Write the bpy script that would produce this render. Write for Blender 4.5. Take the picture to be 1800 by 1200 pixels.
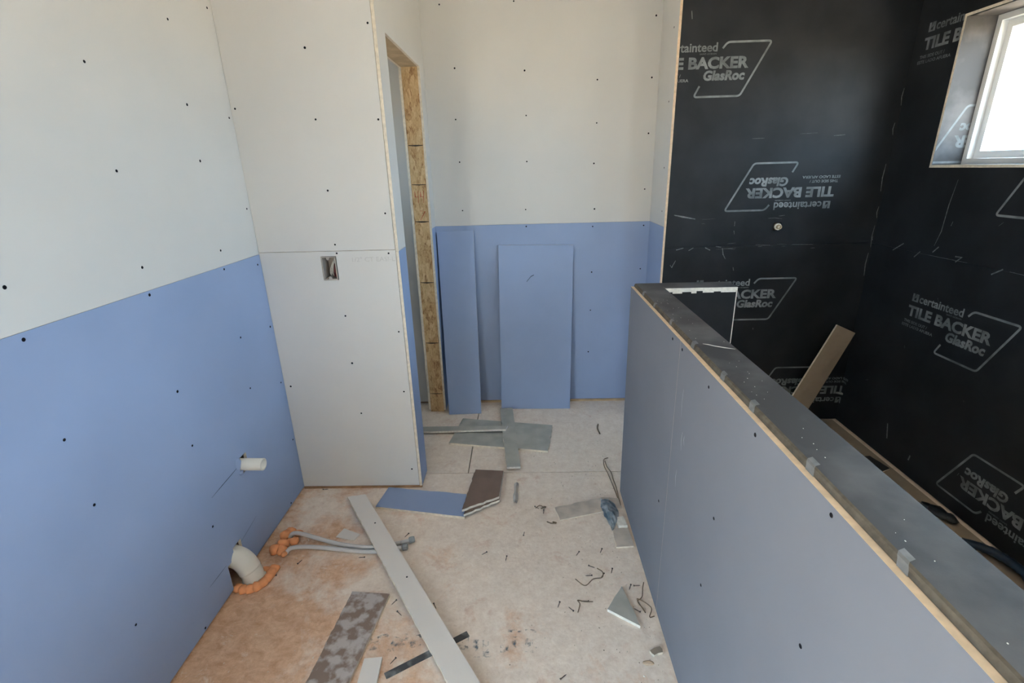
import bpy, bmesh, math, random
from mathutils import Vector, Matrix
random.seed(7)
for o in list(bpy.data.objects): bpy.data.objects.remove(o)
scene = bpy.context.scene
COL = scene.collection

# ------------------------------------------------------------------ camera
PITCH, YAW, ROLL = 0.3364, -0.0284, -0.0277
cam = bpy.data.cameras.new('camera'); cam.sensor_width = 36.0; cam.lens = 869.96 / 1800 * 36.0
cam.clip_start = 0.02; cam.clip_end = 400
camo = bpy.data.objects.new('camera', cam); COL.objects.link(camo)
fw = Vector((math.sin(YAW) * math.cos(PITCH), math.cos(YAW) * math.cos(PITCH), -math.sin(PITCH)))
rt = Vector((math.cos(YAW), -math.sin(YAW), 0)); up = rt.cross(fw)
r2 = rt * math.cos(ROLL) + up * math.sin(ROLL); u2 = -rt * math.sin(ROLL) + up * math.cos(ROLL)
M3 = Matrix((r2, u2, -fw)).transposed()
camo.matrix_world = Matrix.Translation((0, 0, 1.5494)) @ M3.to_4x4()
scene.camera = camo

# ------------------------------------------------------------------ sky, sun, exposure
SKY, SUN, EXPO = 9.0, 48.0, 0.70
w = bpy.data.worlds.new('sky'); scene.world = w; w.use_nodes = True
nb = w.node_tree.nodes['Background']; nb.inputs[0].default_value = (0.57, 0.78, 1.0, 1); nb.inputs[1].default_value = SKY
sd = bpy.data.lights.new('sun', 'SUN'); sd.energy = SUN; sd.angle = 0.01; sd.color = (1.0, 0.9, 0.76)
so = bpy.data.objects.new('sun', sd); COL.objects.link(so); so.rotation_euler = (math.radians(-38), 0, math.radians(8))
vs = scene.view_settings
vs.view_transform = 'Standard'; vs.look = 'None'; vs.exposure = EXPO; vs.gamma = 1; vs.use_curve_mapping = False

# ------------------------------------------------------------------ key planes (metres)
XL, Y1, XC, Y2, XR, Y3, XS = -1.1664, 2.1647, -0.5464, 3.1421, 0.7811, 2.8235, 1.9445
ZS = 1.22; CEIL = 2.74; YR = -1.9; T = 0.0127; XO = -0.662          # YR rear wall, XO closet side of the door wall
XH, ZH = 0.4595, 1.0555                                             # half wall face and height
WIN = [(1.27, 2.532, 1.512, 2.12), (-0.85, 0.65, 1.12, 2.30)]      # window openings in the right wall (y0, y1, z0, z1)
FILL_WINC = (2.50, 2.90, 1.50, 2.00)                                     # unseen closet window added to brighten the interior, hidden by the partition
FILL_WINL = (-1.80, -0.02, 0.05, 1.92)                                   # unseen left-wall window behind the camera, added and sized to light the floor

# ------------------------------------------------------------------ materials
MAT = {}
def mat(name, col, rough=0.85, spec=0.5, var=0.04, scale=6.0, bump=0.0, bscale=200.0, col2=None, detail=6.0, ramp=(0.35, 0.65)):
    m = bpy.data.materials.new(name); m.use_nodes = True; MAT[name] = m
    nt = m.node_tree; N = nt.nodes; L = nt.links; b = N['Principled BSDF']
    b.inputs['Roughness'].default_value = rough
    b.inputs['Specular IOR Level'].default_value = spec
    tc = N.new('ShaderNodeTexCoord'); nz = N.new('ShaderNodeTexNoise')
    geo = N.new('ShaderNodeNewGeometry')
    nz.inputs['Scale'].default_value = scale; nz.inputs['Detail'].default_value = detail
    L.new(geo.outputs['Position'], nz.inputs['Vector'])
    cr = N.new('ShaderNodeValToRGB')
    c2 = col2 if col2 else tuple(min(1, c * (1 + var)) for c in col)
    c1 = col if col2 else tuple(c * (1 - var) for c in col)
    cr.color_ramp.elements[0].position, cr.color_ramp.elements[1].position = ramp
    cr.color_ramp.elements[0].color = (*c1, 1); cr.color_ramp.elements[1].color = (*c2, 1)
    L.new(nz.outputs['Fac'], cr.inputs['Fac']); L.new(cr.outputs['Color'], b.inputs['Base Color'])
    if bump:
        n2 = N.new('ShaderNodeTexNoise'); n2.inputs['Scale'].default_value = bscale; n2.inputs['Detail'].default_value = 3
        L.new(geo.outputs['Position'], n2.inputs['Vector'])
        bp = N.new('ShaderNodeBump'); bp.inputs['Strength'].default_value = bump; bp.inputs['Distance'].default_value = 0.002
        L.new(n2.outputs['Fac'], bp.inputs['Height']); L.new(bp.outputs['Normal'], b.inputs['Normal'])
    return m
WHITE = mat('white_drywall_paper', (0.665, 0.65, 0.63), 0.75, 0.3, 0.02, 3.0)
BLUE = mat('blue_drywall_paper', (0.30, 0.385, 0.58), 0.7, 0.35, 0.04, 2.5, detail=8)
HBLUE = mat('half_wall_blue_grey_paper', (0.205, 0.213, 0.248), 0.7, 0.2, 0.04, 2.5, detail=8)  # half wall only: greyer and darker than the blue sheets
GREYB = mat('grey_green_paper', (0.43, 0.425, 0.385), 0.8, 0.3, 0.10, 12.0)
BROWN = mat('brown_backing_paper', (0.21, 0.15, 0.12), 0.85, 0.3, 0.12, 9.0)
TANP = mat('tan_backing_paper', (0.33, 0.27, 0.21), 0.85, 0.3, 0.08, 9.0)
GYP = mat('raw_gypsum_edge', (0.74, 0.66, 0.55), 0.95, 0.2, 0.10, 60.0)
GYPT = mat('tan_paper_edge', (0.66, 0.50, 0.36), 0.95, 0.2, 0.12, 50.0)
HEDGE = mat('cream_board_edge', (0.86, 0.70, 0.53), 0.95, 0.2, 0.08, 60.0)
CAPE = mat('brown_cap_edge', (0.12, 0.10, 0.078), 0.9, 0.2, 0.2, 60.0)
GYPW = mat('white_gypsum_break', (0.80, 0.76, 0.69), 0.95, 0.2, 0.10, 80.0, bump=0.6, bscale=150)
BLACK = mat('black_backer_mat', (0.019, 0.0205, 0.0235), 0.45, 0.20, 0.25, 5.0, bump=0.10, bscale=500)
CAPM = mat('dusty_skylit_backer', (0.052, 0.049, 0.050), 0.55, 0.4, 0.0, 7.0, bump=0.1, bscale=400, col2=(0.15, 0.142, 0.142), ramp=(0.42, 0.80))  # dusty cap; its paler grey also paints sky light onto the window reveal
PRINT = mat('pale_print', (0.19, 0.205, 0.215), 0.6, 0.15, 0.35, 14.0)
SCUFF = mat('white_scuff', (0.19, 0.195, 0.20), 0.9, 0.2, 0.3, 90.0)
SCRA = mat('pale_blue_scratch', (0.50, 0.52, 0.56), 0.9, 0.2, 0.1, 60.0)
SCREW = mat('black_screw_head', (0.008, 0.008, 0.011), 0.8, 0.1, 0.1, 50.0)
SCREWB = mat('bronze_screw', (0.095, 0.072, 0.06), 0.45, 0.5, 0.2, 50.0)
WOOD = mat('pale_framing_wood', (0.50, 0.36, 0.22), 0.8, 0.3, 0.15, 14.0)
PLATE = mat('bottom_plate_wood', (0.42, 0.25, 0.14), 0.85, 0.3, 0.2, 20.0)
PVC = mat('white_pvc', (0.76, 0.73, 0.66), 0.35, 0.5, 0.03, 10.0)
PEX = mat('grey_pex', (0.58, 0.565, 0.56), 0.4, 0.5, 0.04, 10.0)
METAL = mat('grey_fitting', (0.30, 0.32, 0.33), 0.45, 0.5, 0.15, 60.0)
FOAM = mat('orange_foam', (0.90, 0.39, 0.18), 0.8, 0.3, 0.12, 25.0, bump=0.5, bscale=70)
VINYL = mat('white_vinyl', (0.80, 0.81, 0.82), 0.4, 0.5, 0.01, 3.0)
TAPE = mat('grey_tape', (0.19, 0.187, 0.187), 0.55, 0.4, 0.15, 60.0)
TWINE = mat('brown_wire', (0.20, 0.14, 0.09), 0.8, 0.3, 0.2, 30.0)
CRUMP = mat('blue_grey_paper', (0.27, 0.35, 0.42), 0.7, 0.3, 0.0, 26.0, col2=(0.70, 0.73, 0.75), ramp=(0.40, 0.68))
DARKP = mat('dark_plastic', (0.018, 0.022, 0.026), 0.35, 0.5, 0.2, 20.0)
NAVY = mat('navy_plastic', (0.012, 0.028, 0.055), 0.3, 0.5, 0.3, 30.0)
COPPER = mat('dull_brass', (0.42, 0.33, 0.22), 0.45, 0.5, 0.15, 30.0)
BOXM = mat('cream_plastic', (0.42, 0.37, 0.33), 0.6, 0.4, 0.04, 8.0)
WIREW = mat('white_cable', (0.70, 0.66, 0.60), 0.6, 0.4, 0.05, 10.0)
WIRER = mat('red_cable', (0.13, 0.02, 0.02), 0.6, 0.4, 0.05, 10.0)
INKR = mat('red_ink', (0.42, 0.06, 0.03), 0.9, 0.2, 0.2, 60.0)
INKB = mat('black_ink', (0.07, 0.05, 0.035), 0.9, 0.2, 0.3, 60.0)
PENCIL = mat('grey_print', (0.56, 0.54, 0.52), 0.9, 0.2, 0.1, 60.0)
SOIL = mat('sunlit_soil', (0.46, 0.37, 0.27), 0.95, 0.2, 0.15, 0.6)
ROOFM = mat('outer_sheathing', (0.40, 0.34, 0.26), 0.9, 0.2, 0.1, 2.0)
MOTT = mat('mottled_dusty_paper', (0.27, 0.20, 0.16), 0.85, 0.3, 0.0, 26.0, col2=(0.52, 0.47, 0.45), detail=11, ramp=(0.43, 0.58))
DARKS = mat('dusty_black_strip', (0.055, 0.057, 0.06), 0.5, 0.5, 0.0, 22.0, col2=(0.30, 0.31, 0.31), ramp=(0.50, 0.75))
BEIGE = mat('dusty_beige_paper', (0.50, 0.44, 0.385), 0.85, 0.3, 0.0, 18.0, col2=(0.66, 0.57, 0.49))
STRIPW = mat('warm_white_paper', (0.78, 0.73, 0.685), 0.8, 0.3, 0.02, 4.0)

def glass():
    m = bpy.data.materials.new('window_glass'); m.use_nodes = True; nt = m.node_tree; nt.nodes.clear()
    o = nt.nodes.new('ShaderNodeOutputMaterial'); mx = nt.nodes.new('ShaderNodeMixShader')
    t = nt.nodes.new('ShaderNodeBsdfTransparent'); g = nt.nodes.new('ShaderNodeBsdfGlossy'); f = nt.nodes.new('ShaderNodeValue')
    t.inputs[0].default_value = (0.95, 0.97, 0.96, 1); g.inputs['Roughness'].default_value = 0.02; f.outputs[0].default_value = 0.06
    nt.links.new(f.outputs[0], mx.inputs[0]); nt.links.new(t.outputs[0], mx.inputs[1]); nt.links.new(g.outputs[0], mx.inputs[2])
    nt.links.new(mx.outputs[0], o.inputs[0]); return m
GLASS = glass()

def osb(name):
    m = bpy.data.materials.new(name); m.use_nodes = True; nt = m.node_tree; N = nt.nodes; L = nt.links; b = N['Principled BSDF']
    b.inputs['Roughness'].default_value = 0.8
    geo = N.new('ShaderNodeNewGeometry'); mp = N.new('ShaderNodeMapping'); mp.inputs['Scale'].default_value = (70, 70, 22); mp.inputs['Rotation'].default_value = (0.2, 0.35, 0.1)
    L.new(geo.outputs['Position'], mp.inputs['Vector'])
    v = N.new('ShaderNodeTexVoronoi'); v.inputs['Scale'].default_value = 1.0; L.new(mp.outputs[0], v.inputs['Vector'])
    n = N.new('ShaderNodeTexNoise'); n.inputs['Scale'].default_value = 1.6; n.inputs['Detail'].default_value = 8; n.inputs['Distortion'].default_value = 1.5; L.new(mp.outputs[0], n.inputs['Vector'])
    sp = N.new('ShaderNodeSeparateColor'); L.new(v.outputs['Color'], sp.inputs[0])
    ad = N.new('ShaderNodeMath'); ad.operation = 'MULTIPLY_ADD'; ad.inputs[1].default_value = 0.35; L.new(sp.outputs[0], ad.inputs[0]); L.new(n.outputs['Fac'], ad.inputs[2])
    cr = N.new('ShaderNodeValToRGB'); e = cr.color_ramp.elements
    e[0].position = 0.40; e[0].color = (0.30, 0.15, 0.06, 1); e[1].position = 0.95; e[1].color = (0.72, 0.52, 0.29, 1)
    x = e.new(0.58); x.color = (0.54, 0.34, 0.16, 1)
    L.new(ad.outputs[0], cr.inputs[0]); L.new(cr.outputs[0], b.inputs['Base Color'])
    return m
OSB = osb('strand_board')

def floor_material():
    m = bpy.data.materials.new('dusty_subfloor'); m.use_nodes = True; nt = m.node_tree; N = nt.nodes; L = nt.links; b = N['Principled BSDF']
    b.inputs['Roughness'].default_value = 0.85; b.inputs['Specular IOR Level'].default_value = 0.3
    geo = N.new('ShaderNodeNewGeometry'); P = geo.outputs['Position']
    def noise(s, d, dist=0.0, rough=0.6, vec=None):
        n = N.new('ShaderNodeTexNoise'); n.inputs['Scale'].default_value = s; n.inputs['Detail'].default_value = d
        n.inputs['Distortion'].default_value = dist; n.inputs['Roughness'].default_value = rough
        L.new(vec or P, n.inputs['Vector']); return n.outputs['Fac']
    def ramp(f, p0, c0, p1, c1):
        r = N.new('ShaderNodeValToRGB'); e = r.color_ramp.elements
        e[0].position = p0; e[0].color = (*c0, 1); e[1].position = p1; e[1].color = (*c1, 1); L.new(f, r.inputs[0]); return r.outputs[0]
    def mix(f, a, c, mode='MIX'):
        x = N.new('ShaderNodeMix'); x.data_type = 'RGBA'; x.blend_type = mode
        if isinstance(f, float): x.inputs[0].default_value = f
        else: L.new(f, x.inputs[0])
        L.new(a, x.inputs[6])
        L.new(c, x.inputs[7]) if not isinstance(c, tuple) else setattr(x.inputs[7], 'default_value', (*c, 1))
        return x.outputs[2]
    def math2(op, a, c):
        x = N.new('ShaderNodeMath'); x.operation = op
        for i, q in enumerate((a, c)):
            if isinstance(q, (int, float)): x.inputs[i].default_value = q
            else: L.new(q, x.inputs[i])
        return x.outputs[0]
    mp = N.new('ShaderNodeMapping'); mp.inputs['Rotation'].default_value = (0, 0, 0.5); mp.inputs['Scale'].default_value = (18, 26, 1); L.new(P, mp.inputs['Vector'])
    wood = ramp(noise(1.0, 10, 0.5, 0.7, mp.outputs[0]), 0.32, (0.62, 0.35, 0.21), 0.68, (0.88, 0.62, 0.44))
    sep = N.new('ShaderNodeSeparateXYZ'); L.new(P, sep.inputs[0])
    # dust trodden over the middle and the far bay, the strip along the plumbing wall swept barer
    gx = math2('MULTIPLY', math2('ADD', sep.outputs[0], 0.75), 0.30)
    gy = math2('MULTIPLY', math2('ADD', sep.outputs[1], -1.45), 0.22)
    base = math2('ADD', noise(4.2, 12, 0.35, 0.68), math2('ADD', math2('MINIMUM', gx, 0.22), math2('MINIMUM', gy, 0.22)))
    dustmask = ramp(base, 0.44, (0, 0, 0), 0.60, (0.95, 0.95, 0.95))
    dust = ramp(noise(22, 8, 0.3), 0.3, (0.83, 0.71, 0.615), 0.7, (0.96, 0.855, 0.76))
    c = mix(dustmask, wood, dust)
    spl = ramp(noise(10, 12, 0.5, 0.75), 0.57, (0, 0, 0), 0.66, (0.8, 0.8, 0.8))
    c = mix(spl, c, (0.92, 0.82, 0.72))
    grime = ramp(noise(40, 6, 0.2, 0.7), 0.62, (0, 0, 0), 0.78, (0.55, 0.55, 0.55))
    c = mix(grime, c, (0.38, 0.27, 0.20))
    red = ramp(noise(7, 10, 0.4, 0.7), 0.58, (0, 0, 0), 0.70, (0.50, 0.50, 0.50))
    c = mix(red, c, (0.62, 0.33, 0.22))
    tone = ramp(noise(70, 8, 0.3, 0.75), 0.30, (0.88, 0.85, 0.82), 0.60, (1, 1, 1))
    c = mix(1.0, c, tone, 'MULTIPLY')
    L.new(c, b.inputs['Base Color'])
    bp = N.new('ShaderNodeBump'); bp.inputs['Strength'].default_value = 0.4; bp.inputs['Distance'].default_value = 0.003
    L.new(noise(60, 6), bp.inputs['Height']); L.new(bp.outputs[0], b.inputs['Normal'])
    return m
FLOOR = floor_material()

# worn stamp ink on the floor: patchy coverage
def stamp_material():
    m = bpy.data.materials.new('worn_blue_stamp'); m.use_nodes = True; nt = m.node_tree; N = nt.nodes; L = nt.links; b = N['Principled BSDF']
    b.inputs['Base Color'].default_value = (0.22, 0.26, 0.30, 1); b.inputs['Roughness'].default_value = 0.9
    geo = N.new('ShaderNodeNewGeometry'); n = N.new('ShaderNodeTexNoise'); n.inputs['Scale'].default_value = 50; n.inputs['Detail'].default_value = 6
    L.new(geo.outputs['Position'], n.inputs['Vector']); r = N.new('ShaderNodeValToRGB'); e = r.color_ramp.elements
    e[0].position = 0.48; e[0].color = (0, 0, 0, 1); e[1].position = 0.70; e[1].color = (0.75, 0.75, 0.75, 1)
    L.new(n.outputs['Fac'], r.inputs[0]); L.new(r.outputs[0], b.inputs['Alpha']); return m
STAMP = stamp_material()

# ------------------------------------------------------------------ builders
def link(name, me, parent=None, mats=()):
    for m in mats: me.materials.append(m)
    o = bpy.data.objects.new(name, me); COL.objects.link(o)
    if parent is not None: o.parent = parent
    return o
def from_bm(name, bm, mats, parent=None, smooth=False, origin=None):
    """one mesh object; vertices come in world metres; top-level objects get their origin at the base centre"""
    bm.normal_update()
    me = bpy.data.meshes.new(name)
    if parent is None:
        if origin is None:
            xs = [v.co.x for v in bm.verts]; ys = [v.co.y for v in bm.verts]; zs = [v.co.z for v in bm.verts]
            origin = Vector(((min(xs) + max(xs)) / 2, (min(ys) + max(ys)) / 2, min(zs)))
        off = Vector(origin)
    else:
        off = Vector(parent.get('_o', (0, 0, 0)))
    for v in bm.verts: v.co -= off
    if smooth:
        for f in bm.faces: f.smooth = True
    bm.to_mesh(me); bm.free()
    o = link(name, me, parent, mats)
    base = Vector((0, 0, 0))
    if parent is None: o.location = off
    o['_o'] = tuple(off)
    return o
def thing(name, label, cat, loc, group=None):
    o = bpy.data.objects.new(name, None); COL.objects.link(o); o.location = loc; o['_o'] = tuple(loc); o.empty_display_size = 0.05
    return tag(o, label, cat, group)
def tag(o, label, cat, group=None):
    o['label'] = label; o['category'] = cat
    if group: o['group'] = group
    return o
def struct(name, label, cat):
    o = bpy.data.objects.new(name, None); COL.objects.link(o); o['_o'] = (0, 0, 0); o['kind'] = 'structure'
    return tag(o, label, cat)

def add_box(bm, x0, x1, y0, y1, z0, z1, mi=0):
    vs = [bm.verts.new(c) for c in ((x0,y0,z0),(x1,y0,z0),(x1,y1,z0),(x0,y1,z0),(x0,y0,z1),(x1,y0,z1),(x1,y1,z1),(x0,y1,z1))]
    for q in ((0,3,2,1),(4,5,6,7),(0,1,5,4),(1,2,6,5),(2,3,7,6),(3,0,4,7)):
        bm.faces.new([vs[i] for i in q]).material_index = mi
def box(name, x0, x1, y0, y1, z0, z1, m, parent):
    bm = bmesh.new(); add_box(bm, x0, x1, y0, y1, z0, z1); return from_bm(name, bm, [m], parent)

def sheet(name, ax, a0, a1, u, v, m, parent, holes=(), edge=None, face=None):
    """board: thickness a0..a1 along axis ax, extents u, v on the other two axes (in x,y,z order), rectangular holes cut out"""
    us = sorted({u[0], u[1], *[c for h in holes for c in h[:2] if u[0] < c < u[1]]})
    vv = sorted({v[0], v[1], *[c for h in holes for c in h[2:] if v[0] < c < v[1]]})
    bm = bmesh.new(); cache = {}
    def P(i, j, k):
        if (i, j, k) not in cache:
            c = [us[i], vv[j]]; c.insert(ax, (a0, a1)[k]); cache[i, j, k] = bm.verts.new(c)
        return cache[i, j, k]
    nu, nv = len(us) - 1, len(vv) - 1
    def solid(i, j):
        if not (0 <= i < nu and 0 <= j < nv): return False
        cu, cv = (us[i] + us[i+1]) / 2, (vv[j] + vv[j+1]) / 2
        return not any(h[0] < cu < h[1] and h[2] < cv < h[3] for h in holes)
    for i in range(nu):
        for j in range(nv):
            if not solid(i, j): continue
            for k in (0, 1):
                bm.faces.new([P(i,j,k), P(i+1,j,k), P(i+1,j+1,k), P(i,j+1,k)]).material_index = 0
            for (di, dj, a, b2) in ((-1,0,(i,j),(i,j+1)), (1,0,(i+1,j),(i+1,j+1)), (0,-1,(i,j),(i+1,j)), (0,1,(i,j+1),(i+1,j+1))):
                if not solid(i+di, j+dj):
                    bm.faces.new([P(*a,0), P(*b2,0), P(*b2,1), P(*a,1)]).material_index = 1
    bmesh.ops.recalc_face_normals(bm, faces=bm.faces)
    return from_bm(name, bm, [m, edge or GYP], parent)

def tube_bm(bm, pts, r, n=10, cap=True, radii=None, mi=0, smooth=True):
    pts = [Vector(p) for p in pts]; rings = []
    ref = Vector((0, 0, 1))
    for i, p in enumerate(pts):
        d = (pts[min(i+1, len(pts)-1)] - pts[max(i-1, 0)]).normalized()
        if abs(d.dot(ref)) > 0.95: ref2 = Vector((1, 0, 0))
        else: ref2 = ref
        s = d.cross(ref2).normalized(); t = s.cross(d)
        rr = radii[i] if radii else r
        rings.append([bm.verts.new(p + (s * math.cos(2*math.pi*k/n) + t * math.sin(2*math.pi*k/n)) * rr) for k in range(n)])
    for a, b in zip(rings, rings[1:]):
        for k in range(n):
            f = bm.faces.new([a[k], a[(k+1) % n], b[(k+1) % n], b[k]]); f.material_index = mi; f.smooth = smooth
    if cap:
        for rg in (rings[0], rings[-1]):
            f = bm.faces.new(rg); f.material_index = mi
    bmesh.ops.recalc_face_normals(bm, faces=bm.faces)
    return rings
def curve_pts(pts, n=8):
    """Catmull-Rom through the points"""
    P = [Vector(p) for p in pts]; P = [P[0]*2-P[1]] + P + [P[-1]*2-P[-2]]; out = []
    for i in range(1, len(P)-2):
        a, b, c, d = P[i-1:i+3]
        for k in range(n):
            t = k / n
            out.append(0.5*((2*b)+(c-a)*t+(2*a-5*b+4*c-d)*t*t+(3*b-a-3*c+d)*t**3))
    out.append(P[-2]); return out

def board_bm(pts, bottom, top, rag=(), step=0.02, amp=0.002):
    """offcut from an outline; bottom/top are functions z(x,y); rag = indices of ragged edges"""
    out = []
    n = len(pts)
    for i in range(n):
        a, b = Vector((*pts[i], 0)), Vector((*pts[(i+1) % n], 0)); out.append(a)
        if i in rag:
            L = (b-a).length; k = max(2, int(L/step)); nrm = Vector((b.y-a.y, a.x-b.x, 0)).normalized()
            for j in range(1, k): out.append(a.lerp(b, j/k) + nrm * random.uniform(-amp, amp))
    bm = bmesh.new()
    lo = [bm.verts.new((p.x, p.y, bottom(p.x, p.y))) for p in out]; hi = [bm.verts.new((p.x, p.y, top(p.x, p.y))) for p in out]
    m = len(out)
    f = bm.faces.new(hi); f.material_index = 0
    f = bm.faces.new(lo[::-1]); f.material_index = 2
    for i in range(m): bm.faces.new([lo[i], lo[(i+1) % m], hi[(i+1) % m], hi[i]]).material_index = 1
    bmesh.ops.recalc_face_normals(bm, faces=bm.faces)
    return bm
def offcut(name, label, pts, z0, t, top, edge, back, rag=(), cat='drywall offcut', slope=None, group=None, amp=0.002):
    zf = slope or (lambda x, y: z0)
    bm = board_bm(pts, zf, lambda x, y: zf(x, y) + t, rag, amp=amp)
    return tag(from_bm(name, bm, [top, edge, back]), label, cat, group)

# shared screw head: a shallow dished dark disc
def screw_mesh():
    bm = bmesh.new(); n = 10; R = 0.005
    a = [bm.verts.new((R*math.cos(2*math.pi*k/n), R*math.sin(2*math.pi*k/n), 0.0)) for k in range(n)]
    b = [bm.verts.new((R*.85*math.cos(2*math.pi*k/n), R*.85*math.sin(2*math.pi*k/n), 0.0008)) for k in range(n)]
    c = bm.verts.new((0, 0, 0.0003))
    for k in range(n):
        bm.faces.new([a[k], a[(k+1) % n], b[(k+1) % n], b[k]]); bm.faces.new([b[k], b[(k+1) % n], c])
    me = bpy.data.meshes.new('screw'); bm.to_mesh(me); bm.free(); me.materials.append(SCREW); return me
SCREW_ME = screw_mesh()
def screws(parent, ax, sign, pos, pts):
    for q in pts:
        c = list(q[:2]); c.insert(ax, pos)
        o = bpy.data.objects.new('screw', SCREW_ME); COL.objects.link(o); o.parent = parent
        o.rotation_euler = {(0, 1): (0, math.pi/2, 0), (0, -1): (0, -math.pi/2, 0), (1, -1): (math.pi/2, 0, 0)}[(ax, sign)]
        o.location = c
        k = random.uniform(0.8, 1.05); o.scale = (k, k, 1)

# ------------------------------------------------------------------ ground outside
gbm = bmesh.new(); bmesh.ops.create_grid(gbm, x_segments=8, y_segments=8, size=90)
for v in gbm.verts: v.co.z = -0.75 + random.uniform(-0.05, 0.05)
g = from_bm('ground', gbm, [SOIL], origin=(0, 0, -0.75)); g['kind'] = 'structure'; tag(g, 'bare sunlit tan soil outside the window', 'ground')

# ------------------------------------------------------------------ floor: sheathing sheets over a deck, joints left open
fl = struct('floor', 'strand board subfloor covered in pale drywall dust', 'floor')
box('floor_deck', -1.32, XS + 0.2, YR - 0.2, 3.30, -0.12, -0.019, ROOFM, fl)
J = 0.0030
for (a, b, c, d) in ((-1.30, XS + 0.15, YR - 0.15, 2.287 - J), (-1.30, -0.322 - J, 2.287 + J, 3.28), (-0.322 + J, XS + 0.15, 2.287 + J, 3.28)):
    box('subfloor_sheet', a, b, c, d, -0.019, 0.0, FLOOR, fl)
ce = struct('ceiling', 'white drywall ceiling above the room', 'ceiling')
box('ceiling_board', -1.32, XS + 0.2, YR - 0.2, 3.30, CEIL, CEIL + T, WHITE, ce)
box('roof_deck', -1.32, XS + 0.2, YR - 0.2, 3.30, CEIL + 0.02, CEIL + 0.2, ROOFM, ce)

# ------------------------------------------------------------------ left wall
GAP = 0.012      # boards stop a finger above the floor
wl = struct('wall_left', 'white over blue drywall wall with drain stub and floor elbow', 'wall')
sheet('sheathing', 0, -1.32, -1.285, (YR - 0.2, 3.30), (-0.02, CEIL + 0.02), ROOFM, wl, holes=[(q[0] - T, q[1] + T, q[2] - T, q[3] + T) for q in (FILL_WINL, FILL_WINC)])
for (a, b) in ((YR, 1.488), (1.625, Y1)): box('bottom_plate', -1.284, XL - T - 0.001, a, b, 0.0, 0.038, PLATE, wl)
sheet('drywall_sheet', 0, XL - T, XL, (YR, Y1 + 0.01), (ZS + 0.001, CEIL), WHITE, wl, holes=[FILL_WINL])
sheet('drywall_sheet', 0, XL - T, XL, (YR, Y1 + 0.01), (GAP, ZS), BLUE, wl, holes=[FILL_WINL, (1.498, 1.604, 0.0, 0.122), (1.548, 1.604, 0.0, 0.166), (1.702, 1.762, 0.398, 0.470)])
SL = [(1.476, 1.849), (1.881, 2.046), (1.884, 1.789), (2.136, 2.145), (2.14, 1.769), (1.484, 1.572), (1.888, 1.604), (2.138, 1.417), (1.893, 1.28), (1.481, 1.293), (1.067, 1.327), (1.066, 1.203), (1.48, 1.207), (1.889, 1.208), (2.137, 1.18), (1.899, 0.924), (2.14, 0.894), (1.486, 0.874), (1.889, 0.701), (2.138, 0.616), (1.074, 0.933), (1.486, 0.667), (2.145, 0.303), (1.478, 0.33), (1.089, 0.725), (1.083, 0.305), (1.315, 0.022), (1.641, 0.028), (2.015, 0.024)]
screws(wl, 0, 1, XL, SL)
def thin_mark(parent, name, ax, sign, pos, pts, width, m, off=0.0006):
    """flat pencil line or scuff on a wall: ribbon through (u,v) points"""
    bm = bmesh.new(); prev = None; n = len(pts)
    for i, p in enumerate(pts):
        a = Vector(pts[max(i-1, 0)][:2]); b = Vector(pts[min(i+1, n-1)][:2]); d = (b-a).normalized(); s = Vector((-d.y, d.x)) * width/2 * (0.4 if i in (0, n-1) else random.uniform(.7, 1.2))
        row = []
        for q in (Vector(p[:2]) + s, Vector(p[:2]) - s):
            c = list(q); c.insert(ax, pos + sign * off); row.append(bm.verts.new(c))
        if prev: bm.faces.new([prev[0], row[0], row[1], prev[1]])
        prev = row
    return from_bm(name, bm, [m], parent)
thin_mark(wl, 'pencil_line', 0, 1, XL, [(1.510, 0.432), (1.58, 0.437), (1.652, 0.441), (1.70, 0.445)], 0.0022, SCREW)
thin_mark(wl, 'pencil_line', 0, 1, XL, [(1.385, 0.137), (1.44, 0.136), (1.492, 0.135)], 0.002, SCREW)
thin_mark(wl, 'pencil_line', 0, 1, XL, [(1.60, 0.150), (1.66, 0.16), (1.735, 0.172)], 0.0015, SCREW)

sheet('drywall_sheet', 0, XL - T, XL, (Y1 + 0.012, Y2), (GAP, CEIL), WHITE, wl, holes=[FILL_WINC])
# ------------------------------------------------------------------ closet wall: face towards the camera and the return with the door opening
wc = struct('wall_closet', 'white drywall partition with an open doorway on its return', 'wall')
EB = (-0.8935, -0.8305, 1.100, 1.203)
sheet('drywall_sheet', 1, Y1, Y1 + T, (XL + 0.001, XC - T - 0.002), (1.228, CEIL), WHITE, wc)
sheet('drywall_sheet', 1, Y1, Y1 + T, (XL + 0.001, XC - T - 0.002), (GAP + 0.002, 1.2262), WHITE, wc, holes=[(EB[0] - 0.002, EB[1] + 0.004, EB[2] - 0.002, EB[3] + 0.002)])
DO = (2.300, 3.012, -0.01, 2.083)                       # doorway (y0, y1, z0, z1)
sheet('drywall_sheet', 0, XC - T, XC, (Y1 - 0.001, Y2 - 0.001), (ZS + 0.001, CEIL), WHITE, wc, holes=[DO], edge=GYP)
sheet('drywall_sheet', 0, XC - T, XC, (Y1 - 0.001, Y2 - 0.001), (GAP, ZS), BLUE, wc, holes=[DO], edge=GYP)
sheet('drywall_sheet', 0, XO, XO + T, (Y1 + T + 0.09, Y2 - 0.001), (GAP, CEIL), WHITE, wc, holes=[DO])
sheet('drywall_sheet', 1, Y1 + T + 0.078, Y1 + T + 0.09, (XL, XO), (GAP, CEIL), WHITE, wc)
box('bottom_plate', XL, XC - T - 0.001, Y1 + T + 0.001, Y1 + T + 0.076, 0, 0.038, PLATE, wc)
box('stud', XO + T, XC - T, Y1 + T + 0.001, 2.300, 0.038, CEIL, WOOD, wc)
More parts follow.
